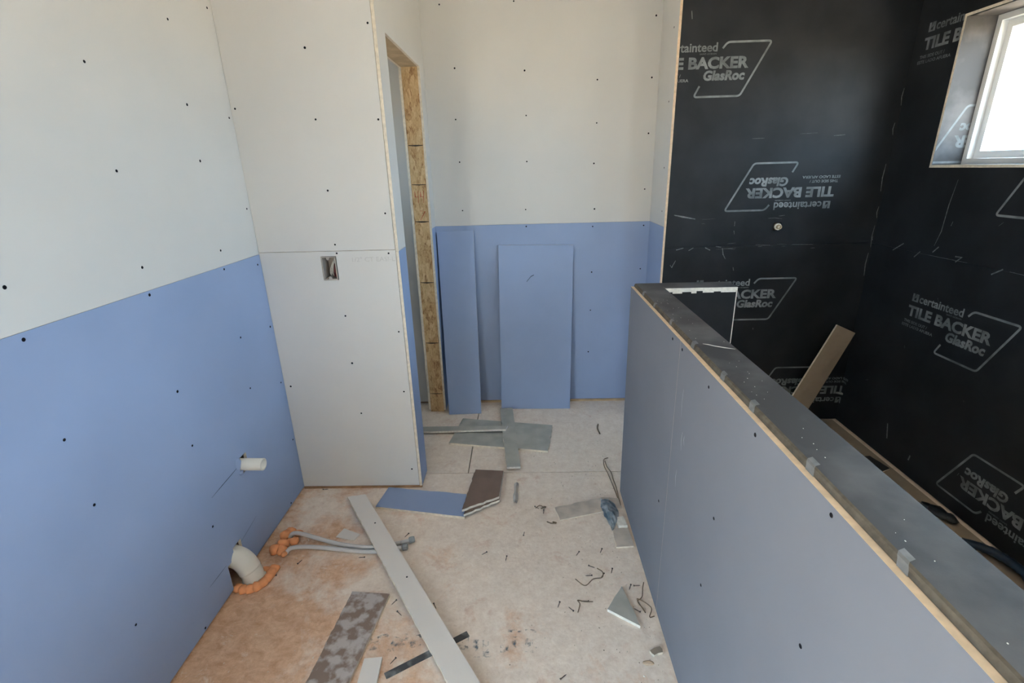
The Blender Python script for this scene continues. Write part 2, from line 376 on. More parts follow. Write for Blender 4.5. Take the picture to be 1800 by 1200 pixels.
box('header', XO + T, XC - T, 2.300, Y2 - 0.002, 2.083, CEIL, WOOD, wc)
st = box('jamb_stud', XO + T, XC - T, 3.016, 3.056, 0.0, 2.083, OSB, wc)
box('stud', XO + T, XC - T, 3.056, Y2 - 0.002, 0.0, 2.083, WOOD, wc)
for (a, b, z, wd) in ((-0.645, -0.562, 1.685, .009), (-0.645, -0.562, 1.472, .008), (-0.645, -0.562, 1.261, .009), (-0.645, -0.562, .891, .008), (-0.645, -0.562, .493, .008), (-0.645, -0.562, .132, .006)):
    thin_mark(st, 'ink_line', 1, -1, 3.016, [(a, z + .002), ((a+b)/2, z), (b, z + .001)], wd, INKB)
for pts in ([(-.632, 1.435), (-.630, 1.405), (-.612, 1.405)], [(-.612, 1.44), (-.614, 1.37)], [(-.598, 1.435), (-.598, 1.405), (-.582, 1.405)], [(-.580, 1.44), (-.583, 1.37)], [(-.610, 1.325), (-.580, 1.322), (-.612, 1.27)]):
    thin_mark(st, 'red_writing', 1, -1, 3.016, pts, 0.006, INKR, 0.0012)
SC = [(-0.831, 2.01), (-1.149, 1.804), (-0.829, 1.756), (-0.575, 1.749), (-0.577, 2.085), (-0.821, 1.481), (-0.588, 1.382), (-0.823, 1.255), (-0.821, 1.217), (-0.592, 1.212), (-0.822, 0.931), (-0.584, 0.85), (-0.822, 0.698), (-1.137, 0.583), (-0.59, 0.546), (-0.812, 0.433), (-0.592, 0.111)]
screws(wc, 1, -1, Y1, SC)

box('sill_strip', XL + 0.001, XC - 0.002, Y1 - 0.001, Y1 + T, 0, 0.0115, PLATE, wc)
# ------------------------------------------------------------------ back wall and the short nook wall
wb = struct('wall_back', 'white over blue drywall wall at the end of the passage', 'wall')
box('sheathing', -1.32, XS + 0.2, 3.25, 3.30, -0.02, CEIL + 0.02, ROOFM, wb)
box('bottom_plate', XL, XR, Y2 + T + 0.001, 3.249, 0.0, 0.038, PLATE, wb)
sheet('drywall_sheet', 1, Y2, Y2 + T, (XC - 0.001, XR), (ZS + 0.001, CEIL), WHITE, wb)
sheet('drywall_sheet', 1, Y2, Y2 + T, (XC - 0.001, XR), (GAP + 0.006, ZS), BLUE, wb)
sheet('drywall_sheet', 1, Y2, Y2 + T, (XL, XC - 0.003), (GAP, CEIL), WHITE, wb)
SB = [(-0.435, 2.401), (-0.029, 2.404), (-0.371, 2.091), (0.024, 2.068), (0.435, 2.01), (-0.382, 1.826), (0.029, 1.836), (0.438, 1.785), (-0.373, 1.592), (0.029, 1.585), (0.428, 1.564), (-0.372, 1.311), (0.017, 1.308), (0.439, 1.301), (0.019, 1.206), (0.431, 1.196), (0.432, 0.91), (0.431, 0.658), (0.424, 0.367), (0.745, 2.313), (0.741, 2.012), (0.741, 1.721), (0.738, 1.41), (0.745, 1.195), (0.740, 0.925)]
screws(wb, 1, -1, Y2, SB)
box('sill_strip', XC, XR, Y2 - 0.002, Y2 + T, 0, 0.014, WOOD, wb)
wn = struct('wall_nook', 'narrow white over blue drywall return with bare tan edge', 'wall')
sheet('drywall_sheet', 0, XR, XR + T, (Y3 - 0.004, Y2 - 0.001), (ZS + 0.001, CEIL), WHITE, wn, edge=GYPT)
sheet('drywall_sheet', 0, XR, XR + T - 0.001, (Y3 - 0.006, Y2 - 0.001), (GAP, ZS), BLUE, wn, edge=GYPT)
screws(wn, 0, -1, XR, [(2.90, 2.2), (2.90, 1.86), (2.90, 1.53), (2.88, 1.30)])

# ------------------------------------------------------------------ shower walls: black tile backer
wf = struct('wall_shower_front', 'black tile backer wall with printed lettering and a pipe stub', 'wall')
SH2 = 1.104
sheet('backer_sheet', 1, Y3, Y3 + T, (XR + T + 0.001, XS + T), (SH2 + 0.0008, CEIL), BLACK, wf, edge=BLACK, holes=[(1.385, 1.425, 1.186, 1.228)])
sheet('backer_sheet', 1, Y3, Y3 + T, (XR + T + 0.001, XS + T), (0.008, SH2 - 0.0008), BLACK, wf, edge=BLACK)
box('framing', XR + T + 0.001, XS + 0.15, Y3 + 0.10, 3.249, 0, CEIL, WOOD, wf)
ws = struct('wall_shower_side', 'black tile backer wall with the high window', 'wall')
WH = [(a, b, c, d) for (a, b, c, d) in WIN]
sheet('backer_sheet', 0, XS, XS + T, (0.75, Y3 - 0.0005), (SH2 + 0.0008, CEIL), BLACK, ws, holes=WH, edge=BLACK)
sheet('backer_sheet', 0, XS, XS + T, (0.75, Y3 - 0.0005), (0.008, SH2 - 0.0008), BLACK, ws, edge=BLACK)
sheet('drywall_sheet', 0, XS, XS + T, (YR, 0.749), (0.008, CEIL), WHITE, ws, holes=WH)
sheet('sheathing', 0, XS + T + 0.001, XS + 0.20, (YR - 0.2, 3.30), (-0.02, CEIL + 0.02), ROOFM, ws, holes=[(a - T, b + T, c - T, d + T) for a, b, c, d in WIN])
wr = struct('wall_rear', 'white drywall wall behind the camera', 'wall')
sheet('drywall_sheet', 1, YR - T, YR, (XL - T, XS + T), (0.008, CEIL), WHITE, wr)
sheet('sheathing', 1, YR - 0.2, YR - 0.15, (-1.32, XS + 0.2), (-0.02, CEIL + 0.02), ROOFM, wr)

# windows
RD = 0.133
for k, (a, b, c, d) in enumerate(WIN + [FILL_WINL, FILL_WINC]):
    sg, xw = ((1, XS), (1, XS), (-1, XL), (-1, XL))[k]
    wn_ = bpy.data.objects.new('window_%d' % (k + 1), None); COL.objects.link(wn_); wn_['_o'] = (0, 0, 0); wn_['kind'] = 'structure'
    tag(wn_, ('white vinyl sliding window set deep in the black shower wall', 'white vinyl sliding window beside the camera, out of view', 'large unseen white vinyl window added in the left wall for fill light', 'small unseen white vinyl window added to brighten the closet, hidden by the partition')[k], 'window')
    rv = CAPM if k == 0 else WHITE  # shower reveal coloured paler than the black boards to stand in for sky light
    def wbox(bm, d0, d1, y0, y1, z0, z1):      # d0..d1: depth measured outwards from the wall face
        x0, x1 = sorted((xw + sg * d0, xw + sg * d1)); add_box(bm, x0, x1, y0, y1, z0, z1)
    # reveal boards: their bare gypsum ends show as a pale rim round the opening
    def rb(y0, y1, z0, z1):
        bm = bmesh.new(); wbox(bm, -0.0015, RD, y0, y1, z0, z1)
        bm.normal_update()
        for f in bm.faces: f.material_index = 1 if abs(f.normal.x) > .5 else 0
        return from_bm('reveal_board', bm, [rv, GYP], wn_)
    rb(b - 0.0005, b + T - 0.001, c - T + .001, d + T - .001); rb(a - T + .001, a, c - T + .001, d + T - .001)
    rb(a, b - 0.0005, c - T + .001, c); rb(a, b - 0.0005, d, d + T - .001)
    def ring(name, d0, d1, y0, y1, z0, z1, wd, m, parent):
        bm = bmesh.new()
        wbox(bm, d0, d1, y1 - wd, y1, z0, z1); wbox(bm, d0, d1, y0, y0 + wd, z0, z1)
        wbox(bm, d0, d1, y0 + wd, y1 - wd, z0, z0 + wd); wbox(bm, d0, d1, y0 + wd, y1 - wd, z1 - wd, z1)
        return from_bm(name, bm, [m], parent)
    fr = ring('frame', RD, RD + 0.095, a, b - 0.0005, c, d, 0.024, VINYL, wn_)
    ym = (a + b) / 2
    for (p, q, xo) in ((ym - 0.02, b - 0.0245, 0.030), (a + 0.0245, ym + 0.02, 0.058)):
        s = ring('sash', RD + xo, RD + xo + 0.026, p, q, c + 0.0245, d - 0.0245, 0.030, VINYL, wn_)
        ring('glazing_bead', RD + xo - 0.004, RD + xo - 0.0002, p + 0.018, q - 0.018, c + 0.0425, d - 0.0425, 0.013, VINYL, s)
        bm = bmesh.new(); wbox(bm, RD + xo + 0.012, RD + xo + 0.015, p + 0.029, q - 0.029, c + 0.0535, d - 0.0535); from_bm('pane', bm, [GLASS], s)
    # sampling portal in the opening (adds no light of its own)
    pl = bpy.data.lights.new('window_portal', 'AREA'); pl.shape = 'RECTANGLE'; pl.size = d - c; pl.size_y = b - a
    pl.cycles.is_portal = True
    po = bpy.data.objects.new('window_portal', pl); COL.objects.link(po); po.location = (xw + sg * 0.24, (a + b) / 2, (c + d) / 2); po.rotation_euler = (0, sg * math.pi/2, 0)

# ------------------------------------------------------------------ half wall
wh = struct('wall_half', 'blue drywall half wall capped with dusty black backer, L-shaped end', 'wall')
YE0, YE1 = YR + 0.9, 2.100
XT = 0.577
box('core', XH + T + 0.001, XT - T, YE0, 1.999, 0, ZH - 0.002, WOOD, wh)
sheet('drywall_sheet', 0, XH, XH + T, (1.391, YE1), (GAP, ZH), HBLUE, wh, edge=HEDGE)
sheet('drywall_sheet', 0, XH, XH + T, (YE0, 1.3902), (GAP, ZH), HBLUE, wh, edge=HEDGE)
sheet('backer_sheet', 0, XT - T, XT, (YE0, 1.985), (0.01, ZH), BLACK, wh)
def cap_prism(prof, y0, y1, mis, edge):
    """cap board swept along y from an (x, z) outline; mis = material index per outline side"""
    bm = bmesh.new(); A = [bm.verts.new((x, y0, z)) for x, z in prof]; B = [bm.verts.new((x, y1, z)) for x, z in prof]; n = len(prof)
    for i in range(n): bm.faces.new([A[i], A[(i+1) % n], B[(i+1) % n], B[i]]).material_index = mis[i]
    bm.faces.new(A).material_index = 1; bm.faces.new(B).material_index = 1
    bmesh.ops.recalc_face_normals(bm, faces=bm.faces)
    return from_bm('cap_board', bm, [CAPM, edge], wh)
XA = XH + T + 0.0005
cap_prism([(XA, ZH), (XA + .0012, ZH + .0065), (XA + .003, ZH + .0105), (XA + .0065, ZH + T), (XT, ZH + T), (XT, ZH)], YE0, YE1, [1, 1, 1, 0, 0, 0], CAPE)
cap_prism([(XT + .0006, ZH), (XT + .0006, ZH + T), (0.872, ZH + T), (0.872, ZH)], 1.998, YE1, [0, 0, 1, 0], GYPW)
box('core', XH + T + 0.001, 0.862, 2.0125, YE1 - T - .001, 0, ZH, WOOD, wh)
sheet('backer_sheet', 1, 1.999, 1.999 + T, (XT + 0.001, 0.868), (0.01, ZH - 0.0005), BLACK, wh, edge=GYPW)
sheet('backer_sheet', 1, YE1 - T, YE1, (XH + T + 0.001, 0.868), (0.01, ZH - 0.0005), BLACK, wh, edge=GYPW)
sheet('backer_sheet', 0, 0.8685, 0.872, (2.0, YE1 - 0.001), (0.01, ZH - 0.0005), GYPW, wh, edge=GYPW)
# torn paper along the top of the return
bm = bmesh.new(); xx = XT + 0.01
while xx < 0.862:
    wdt = random.uniform(0.015, 0.045); hh = random.choice((0.001, 0.004, 0.008, 0.010))
    add_box(bm, xx, min(xx + wdt, 0.866), 1.9978, 1.9985, ZH - hh, ZH - 0.0005); xx += wdt
o = from_bm('torn_paper', bm, [GYPW], wh)
SHW = [(1.469, 0.431), (1.023, 0.717), (1.048, 0.48), (0.634, 0.768), (0.631, 1.04), (1.147, 1.017), (0.888, 1.030), (1.468, 1.035), (1.37, 1.035)]
screws(wh, 0, -1, XH, SHW)
# tape squares folded over the cap edge
for i, (yy, wd, wx) in enumerate(((1.101, .024, .006), (0.941, .024, .010), (0.718, .024, .010), (0.504, .020, .010), (1.755, .022, .006), (1.543, .022, .006), (1.323, .025, .010), (1.93, .025, .008))):
    bm = bmesh.new(); zt = ZH + T + 0.0008; xe = XA
    prof = [(XH + 0.011, ZH + 0.0008), (xe + 0.0004, ZH + 0.0072), (xe + 0.0024, ZH + 0.0114), (xe + 0.0062, zt), (xe + 0.0065 + wx, zt)]
    rows = [[bm.verts.new((px, yy + s * wd/2 + (0.004 * j), pz)) for s in (-1, 1)] for j, (px, pz) in enumerate(prof)]
    for r0, r1 in zip(rows, rows[1:]): bm.faces.new([r0[0], r0[1], r1[1], r1[0]])
    from_bm('tape_square', bm, [TAPE], wh)
thin_mark(wh, 'scratch', 2, 1, ZH + T, [(0.500, 1.325), (.512, 1.318), (0.525, 1.305), (0.548, 1.290), (0.572, 1.277)], 0.006, GYPW)
for (yy, z0, z1) in ((1.325, .93, .84), (1.318, .66, .60), (1.30, .80, .74), (1.28, .80, .77)):
    thin_mark(wh, 'scratch', 0, -1, XH, [(yy, z0), (yy + .004, (z0+z1)/2), (yy - .003, z1)], 0.0022, SCRA)
bm = bmesh.new()
for i in range(45):
    x, y = random.uniform(XH + .03, XT - .01), random.uniform(0.3, 1.9); s = random.uniform(.0005, .0013)
    add_box(bm, x, x + s, y, y + s * random.uniform(1, 2), ZH + T, ZH + T + .0008)
o = from_bm('plaster_specks', bm, [GYPW], wh); o['kind'] = 'stuff'

# ------------------------------------------------------------------ print on the backer boards
_txt = {}
def text_geo(s, bold, shear=0.0):
    k = (s, bold, shear)
    if k not in _txt:
        cu = bpy.data.curves.new('t', 'FONT'); cu.body = s; cu.offset = bold; cu.shear = shear; cu.resolution_u = 3; cu.fill_mode = 'FRONT'
        ob = bpy.data.objects.new('t', cu); COL.objects.link(ob)
        bpy.context.view_layer.update()
        me = bpy.data.meshes.new_from_object(ob.evaluated_get(bpy.context.evaluated_depsgraph_get()))
        vs_ = [(v.co.x, v.co.y) for v in me.vertices]; fs = [tuple(p.vertices) for p in me.polygons]
        bpy.data.objects.remove(ob); bpy.data.meshes.remove(me); bpy.data.curves.remove(cu)
        _txt[k] = (vs_, fs)
    return _txt[k]
def put_text(bm, s, u0, u1, v0, v1, bold=0.0, shear=0.0):
    vs_, fs = text_geo(s, bold, shear)
    xs = [p[0] for p in vs_]; ys = [p[1] for p in vs_]; x0, x1, y0, y1 = min(xs), max(xs), min(ys), max(ys)
    vv = [bm.verts.new((u0 + (x - x0) / (x1 - x0) * (u1 - u0), v0 + (y - y0) / (y1 - y0) * (v1 - v0), 0)) for x, y in vs_]
    for f in fs:
        try: bm.faces.new([vv[i] for i in f])
        except ValueError: pass
def put_stroke(bm, pts, wdt):
    # round the corners, then ribbon
    P = [Vector((*p, 0)) for p in pts]; R = 0.016; out = [P[0]]
    for i in range(1, len(P) - 1):
        a, b, c = P[i-1], P[i], P[i+1]; p0 = b + (a-b).normalized() * R; p1 = b + (c-b).normalized() * R
        for t in (0, .25, .5, .75, 1): out.append(p0*(1-t)**2 + b*2*t*(1-t) + p1*t*t)
    out.append(P[-1]); prev = None
    for i, p in enumerate(out):
        d = (out[min(i+1, len(out)-1)] - out[max(i-1, 0)]).normalized(); s = Vector((-d.y, d.x, 0)) * wdt / 2
        row = [bm.verts.new(p + s), bm.verts.new(p - s)]
        if prev: bm.faces.new([prev[0], row[0], row[1], prev[1]])
        prev = row
def logo(parent, fn, clips=()):
    """one stamp of the board maker's print; fn maps local (u right, v up) to the wall, clips = (point, normal) keep side behind"""
    bm = bmesh.new()
    # square mark with a cut-out leaf shape
    for q in (((.028,.2125),(.041,.2125),(.041,.2515),(.028,.2515)), ((.054,.2125),(.067,.2125),(.067,.2515),(.054,.2515)), ((.041,.2125),(.0535,.2125),(.0535,.219),(.041,.219)), ((.041,.228),(.0535,.234),(.0535,.2515),(.048,.2515))):
        bm.faces.new([bm.verts.new((*p, 0)) for p in q])
    put_text(bm, 'certainteed', .074, .331, .213, .2535, 0.022)
    put_text(bm, 'SAINT-GOBAIN', .244, .327, .200, .2075, 0.0)
    put_text(bm, 'TILE BACKER', .018, .493, .136, .191, 0.042)
    put_text(bm, 'GlasRoc', .272, .479, .083, .130, 0.045, 0.12)
    put_text(bm, 'THIS SIDE OUT /', .008, .158, .102, .116, 0.018)
    put_text(bm, 'ESTE LADO AFUERA', .000, .199, .080, .094, 0.018)
    put_stroke(bm, [(.356,.226),(.378,.2535),(.595,.2535),(.465,.010),(.231,.010),(.257,.060)], 0.0095)
    for v in bm.verts: v.co = Vector(fn(v.co.x, v.co.y))
    for co, no in clips:
        bmesh.ops.bisect_plane(bm, geom=bm.verts[:] + bm.edges[:] + bm.faces[:], plane_co=co, plane_no=no, clear_outer=True)
    return from_bm('printed_logo', bm, [PRINT], parent)
E_ = 0.0006
yf = Y3 - E_; xf = XS - E_
logo(wf, lambda u, v: (0.652 + u, yf, 1.858 + v), [((XR + T + .002, 0, 0), (-1, 0, 0))])
logo(wf, lambda u, v: (1.700 - u, yf, 1.550 - v))
logo(wf, lambda u, v: (0.965 + u, yf, 0.662 + v))
def wrap(u, v):
    x = 1.985 - u; z = 0.372 - v
    return (x, yf, z) if x < xf else (xf, Y3 - (x - xf), z)
logo(wf, wrap)
logo(ws, lambda u, v: (xf, 2.479 - u, 0.6575 + v))
logo(ws, lambda u, v: (xf, 1.447 + u, 0.332 - v))
logo(ws, lambda u, v: (xf, 2.775 - u, 1.895 + v), [((0, WIN[0][1] + T, 0), (0, -1, 0))])
logo(ws, lambda u, v: (xf, 1.538 + u, 1.5685 - v), [((0, 0, WIN[0][2] - T), (0, 0, 1))])
win1 = bpy.data.objects['window_1']
yw = WIN[0][1] - 0.0005 - E_
logo(win1, lambda u, v: (2.508 - u, yw, 1.776 - v), [((XS + RD - .001, 0, 0), (1, 0, 0)), ((XS, 0, 0), (-1, 0, 0))])

# scuffs, nail scratches and tape marks on the black boards
def scuff_group(parent, ax, sign, pos, items):
    for pts, wd in items: thin_mark(parent, 'scuff', ax, sign, pos, pts, wd, SCUFF, 0.0009)
fs_ = [([(.833, 1.282), (.88, 1.272), (.951, 1.258)], .010), ([(.833, 1.005), (.842, .99), (.862, 1.03)], .008), ([(1.118, 1.095), (1.125, 1.06), (1.141, 1.033)], .005), ([(.86, 1.09), (.90, 1.10)], .012), ([(.93, 1.085), (.955, 1.10)], .010), ([(1.02, 1.10), (1.05, 1.085)], .012), ([(1.08, 1.105), (1.11, 1.10)], .008), ([(1.30, 1.108), (1.38, 1.106)], .004), ([(1.50, 1.106), (1.62, 1.104)], .004), ([(1.17, 1.24), (1.17, 1.215)], .005), ([(1.17, 1.19), (1.175, 1.17)], .005), ([(1.19, .985), (1.195, .965)], .006), ([(1.35, .62), (1.352, .61)], .008), ([(.815, 2.32), (.83, 2.34)], .012), ([(.84, 2.25), (.845, 2.215)], .01)]
for i in range(16):
    x, z = random.uniform(.85, 1.8), random.choice((1.10, 1.10, 1.10, 1.66, 1.25)) + random.uniform(-.02, .02); l = random.uniform(.02, .09)
    fs_.append(([(x, z), (x + l/2, z + .001), (x + l, z + random.uniform(-.004, .004))], random.uniform(.0008, .002)))
for z0, z1 in ((1.88, 1.80), (1.72, 1.66), (1.52, 1.38), (1.30, 1.24), (1.20, 1.08), (1.05, .92), (1.14, 1.12)):
    x = XS - random.uniform(.004, .02)
    fs_.append(([(x, z0), (x - .004, (z0+z1)/2), (x + .002, z1)], random.uniform(.002, .006)))
scuff_group(wf, 1, -1, Y3, fs_)
ss = [([(2.659, 1.09), (2.592, 1.135)], .014), ([(2.505, 1.08), (2.474, 1.112)], .012), ([(2.40, 1.12), (2.372, 1.150)], .014), ([(2.27, 1.122), (2.235, 1.124), (2.262, 1.098)], .014), ([(2.075, 1.08), (2.03, 1.11)], .014), ([(2.42, 1.104), (2.2, 1.106)], .003), ([(2.0, 1.106), (1.88, 1.104)], .004), ([(2.36, 1.45), (2.375, 1.34), (2.38, 1.22), (2.40, 1.15)], .004), ([(2.33, 1.27), (2.335, 1.25)], .006), ([(2.22, .12), (2.225, .09)], .02), ([(2.41, .20), (2.39, .12)], .02)]
for i in range(10):
    y, z = random.uniform(1.7, 2.7), random.uniform(.1, 1.4); ss.append(([(y, z), (y + random.uniform(-.02, .02), z + random.uniform(-.02, .02))], .003))
scuff_group(ws, 0, -1, XS, ss)
# paper maker's print along the board edges
def wall_text(parent, s, fn, m, u1, v1, bold=0.0):
    bm = bmesh.new(); put_text(bm, s, 0, u1, 0, v1, bold)
    for v in bm.verts: v.co = Vector(fn(v.co.x, v.co.y))
    return from_bm('printed_text', bm, [m], parent)
wall_text(wc, '1/2" CT EASI-L', lambda u, v: (-0.756 + u, Y1 - E_, 1.178 + v), PENCIL, 0.19, 0.020, 0.0)

# ------------------------------------------------------------------ plumbing
def ring_tube(name, a, b, ro, ri, m, parent, n=24):
    """open pipe with wall thickness between two points"""
    a, b = Vector(a), Vector(b); d = (b-a).normalized(); s = d.orthogonal().normalized(); t = d.cross(s); bm = bmesh.new(); R = []
    for p, r in ((a, ri), (a, ro), (b, ro), (b, ri)):
        R.append([bm.verts.new(p + (s*math.cos(2*math.pi*k/n) + t*math.sin(2*math.pi*k/n)) * r) for k in range(n)])
    for i in range(4):
        A, B = R[i], R[(i+1) % 4]
        for k in range(n):
            f = bm.faces.new([A[k], A[(k+1) % n], B[(k+1) % n], B[k]]); f.smooth = i in (1, 3)
    bmesh.ops.recalc_face_normals(bm, faces=bm.faces)
    return from_bm(name, bm, [m], parent)
def blob(name, lumps, m, parent, sub=2):
    bm = bmesh.new()
    for (x, y, z, rx, ry, rz) in lumps:
        r = bmesh.ops.create_icosphere(bm, subdivisions=sub, radius=1)
        ph = random.uniform(0, 9)
        for v in r['verts']:
            k = 1 + .12*math.sin(5*v.co.x + ph)*math.cos(4*v.co.y + ph) + .07*math.sin(9*v.co.z + ph)
            v.co = Vector((x + v.co.x*rx*k, y + v.co.y*ry*k, max(z + v.co.z*rz*k, 0.0005)))
    return from_bm(name, bm, [m], parent, smooth=True)

t = thing('drain_stub', 'short white plastic drain pipe sticking out of the blue wall', 'pipe', (XL, 1.731, 0.433))
ring_tube('pipe', (XL - 0.10, 1.731, 0.433), (-1.083, 1.731, 0.430), 0.0250, 0.020, PVC, t)
blob('torn_patch', [(XL - .002, 1.70, .452, .006, .022, .028), (XL - .001, 1.706, .408, .006, .016, .010)], BLUE, t, 2)

t = thing('waste_elbow', 'cream plastic waste elbow rising from the floor into the wall', 'pipe', (-1.118, 1.553, 0))
R_ = 0.0405
bm = bmesh.new(); tube_bm(bm, curve_pts([(-1.112, 1.553, -0.01), (-1.116, 1.554, 0.035), (-1.124, 1.555, 0.058)], 4), R_, 24); from_bm('riser', bm, [PVC], t)
bm = bmesh.new(); tube_bm(bm, curve_pts([(-1.1225, 1.555, 0.055), (-1.137, 1.557, 0.086), (-1.165, 1.562, 0.108), (-1.225, 1.57, 0.122)], 5), R_ + .002, 24); from_bm('bend', bm, [PVC], t)
bm = bmesh.new(); tube_bm(bm, [(-1.112, 1.553, 0.002), (-1.113, 1.5532, 0.016)], R_ + .004, 24); from_bm('collar', bm, [PVC], t)
fm = [(-1.152, 1.507, .008, .018, .016, .014), (-1.128, 1.500, .009, .02, .016, .013), (-1.104, 1.502, .009, .018, .016, .013), (-1.082, 1.512, .010, .018, .018, .015), (-1.066, 1.532, .010, .016, .02, .015), (-1.058, 1.556, .010, .015, .022, .014), (-1.056, 1.582, .010, .016, .022, .014), (-1.058, 1.606, .009, .018, .018, .012), (-1.085, 1.598, .008, .02, .016, .012)]
blob('foam_ring', [(x, y, z, a*1.25, b*1.2, c*1.3) for x, y, z, a, b, c in fm], FOAM, t)

def pex(label, pts, lumps, end):
    t = thing('water_pipe', label, 'pipe', (pts[0][0], pts[0][1], 0), 'flexible water pipes on the floor')
    bm = bmesh.new(); tube_bm(bm, curve_pts(pts, 7), 0.0092, 12); from_bm('hose', bm, [PEX], t)
    blob('foam_lump', lumps, FOAM, t)
    d = (Vector(end[1]) - Vector(end[0])).normalized(); e = Vector(end[1])
    bm = bmesh.new(); tube_bm(bm, [end[0], e], 0.0075, 12); ft = from_bm('fitting', bm, [PEX], t)
    bm = bmesh.new(); tube_bm(bm, [e - d*.022, e - d*.018, e, e + d*.004], 0.013, 8, radii=[.010, .0135, .0135, .010], smooth=False); from_bm('end_cap', bm, [METAL], ft)
pex('grey flexible water pipe arching from the far orange foam lump',
    [(-1.078, 1.788, -.01), (-1.062, 1.792, .026), (-1.02, 1.786, .034), (-.93, 1.764, .024), (-.82, 1.738, .014), (-.70, 1.722, .012), (-.60, 1.738, .012), (-.56, 1.748, .012)],
    [(-1.10, 1.800, .012, .022, .024, .022), (-1.082, 1.825, .012, .026, .016, .022), (-1.045, 1.816, .010, .022, .016, .016), (-1.04, 1.762, .012, .020, .02, .02), (-1.062, 1.768, .01, .016, .012, .014)], ((-.56, 1.748, .014), (-.508, 1.766, .016)))
pex('grey flexible water pipe lying nearer, from the near orange foam lump',
    [(-1.055, 1.700, -.01), (-1.045, 1.703, .012), (-1.02, 1.710, .024), (-.94, 1.720, .018), (-.82, 1.712, .011), (-.72, 1.700, .010), (-.64, 1.700, .010), (-.555, 1.722, .010)],
    [(-1.105, 1.712, .012, .026, .026, .022), (-1.082, 1.742, .014, .026, .020, .026), (-1.072, 1.708, .012, .020, .024, .022), (-1.055, 1.690, .008, .014, .016, .012)], ((-.562, 1.720, .010), (-.53, 1.726, .010)))

t = thing('pipe_stub', 'small dull brass pipe stub poking through the black wall', 'pipe', (1.405, Y3, 1.207))
ring_tube('pipe', (1.405, Y3 + .08, 1.207), (1.405, Y3 - .030, 1.207), 0.0125, 0.009, COPPER, t, 16)
bm = bmesh.new(); tube_bm(bm, [(1.405, Y3 - .012, 1.207), (1.405, Y3 - .004, 1.207)], .019, 8, smooth=False); from_bm('collar', bm, [GYPW], t)

t = thing('outlet_box', 'open cream electrical box with loose cables set in the white wall', 'electrical box', (-.862, Y1, 1.10))
x0, x1, z0, z1 = EB
bm = bmesh.new(); yb = Y1 + .066; wdt = .004
add_box(bm, x0, x0 + wdt, Y1 - .002, yb, z0, z1); add_box(bm, x1 - wdt, x1, Y1 - .002, yb, z0, z1)
add_box(bm, x0 + wdt, x1 - wdt, Y1 - .002, yb, z0, z0 + wdt); add_box(bm, x0 + wdt, x1 - wdt, Y1 - .002, yb, z1 - wdt, z1); add_box(bm, x0, x1, yb, yb + .003, z0, z1)
from_bm('box_shell', bm, [BOXM], t)
for zc in (z0 + .008, z1 - .008):
    bm = bmesh.new(); tube_bm(bm, [(-.864, Y1 - .0015, zc), (-.864, Y1 + .007, zc)], .0075, 12); from_bm('screw_boss', bm, [BOXM], t)
for pts in ([(-.873, Y1 + .03, 1.118), (-.866, Y1 + .012, 1.135), (-.853, Y1 + .012, 1.17), (-.843, Y1 + .03, 1.192)], [(-.866, Y1 + .03, 1.112), (-.862, Y1 + .008, 1.128), (-.849, Y1 + .01, 1.168), (-.840, Y1 + .03, 1.19)], [(-.858, Y1 + .03, 1.112), (-.856, Y1 + .012, 1.13), (-.848, Y1 + .012, 1.165), (-.839, Y1 + .03, 1.185)]):
    bm = bmesh.new(); tube_bm(bm, curve_pts(pts, 5), .0015, 8); from_bm('cable', bm, [WIREW], t)
for pts in ([(-.850, Y1 + .02, 1.112), (-.845, Y1 + .014, 1.14), (-.842, Y1 + .02, 1.17)], [(-.843, Y1 + .02, 1.112), (-.840, Y1 + .016, 1.14), (-.838, Y1 + .022, 1.16)]):
    bm = bmesh.new(); tube_bm(bm, curve_pts(pts, 5), .0045, 8); from_bm('cable', bm, [WIRER], t)

# ------------------------------------------------------------------ leaning boards
def leaning(name, label, b0, b1, t0, t1, m, edge, back, thick=T, mark=False):
    """board from its front-bottom corners b0,b1 and front-top corners t0,t1, thickness towards the wall"""
    b0, b1, t0, t1 = map(Vector, (b0, b1, t0, t1)); n = (b1-b0).cross(t0-b0).normalized() * -thick
    bm = bmesh.new(); f = [bm.verts.new(p) for p in (b0, b1, t1, t0)]; k = [bm.verts.new(p + n) for p in (b0, b1, t1, t0)]
    bm.faces.new(f).material_index = 0; bm.faces.new(k[::-1]).material_index = 2
    for i in range(4): bm.faces.new([f[i], k[i], k[(i+1) % 4], f[(i+1) % 4]]).material_index = 1
    bmesh.ops.recalc_face_normals(bm, faces=bm.faces)
    lo = min(v.co.z for v in bm.verts)
    for v in bm.verts: v.co.z -= lo - 0.0005
    return tag(from_bm(name, bm, [m, edge, back]), label, 'drywall board')
leaning('drywall_offcut', 'narrow tall blue drywall strip leaning beside the doorway', (-.518, 2.962, .004), (-.303, 2.972, .004), (-.537, 3.118, 1.190), (-.310, 3.118, 1.194), BLUE, GYP, BROWN)
lb = leaning('drywall_offcut', 'wide blue drywall board leaning against the back wall', (-.170, 3.036, .004), (.294, 3.026, .004), (-.157, 3.120, 1.100), (.311, 3.120, 1.091), BLUE, GYP, BROWN)
bm = bmesh.new(); prev = None
for (a, b) in ((.40, .79), (.42, .80), (.46, .82), (.50, .828)):
    x = -.17 + .464*a; y = 3.033 + .087*b - .0012; z = 1.096*b; row = [bm.verts.new((x, y, z + .002)), bm.verts.new((x, y, z - .002))]
    if prev: bm.faces.new([prev[0], row[0], row[1], prev[1]])
    prev = row
from_bm('pencil_squiggle', bm, [SCREW], lb)
leaning('backer_offcut', 'long tan strip of board leaning in the black shower corner', (1.515, 2.700, .0), (1.645, 2.712, -.06), (1.818, 2.785, .579), (1.930, 2.785, .527), TANP, GYP, BLACK, 0.012)

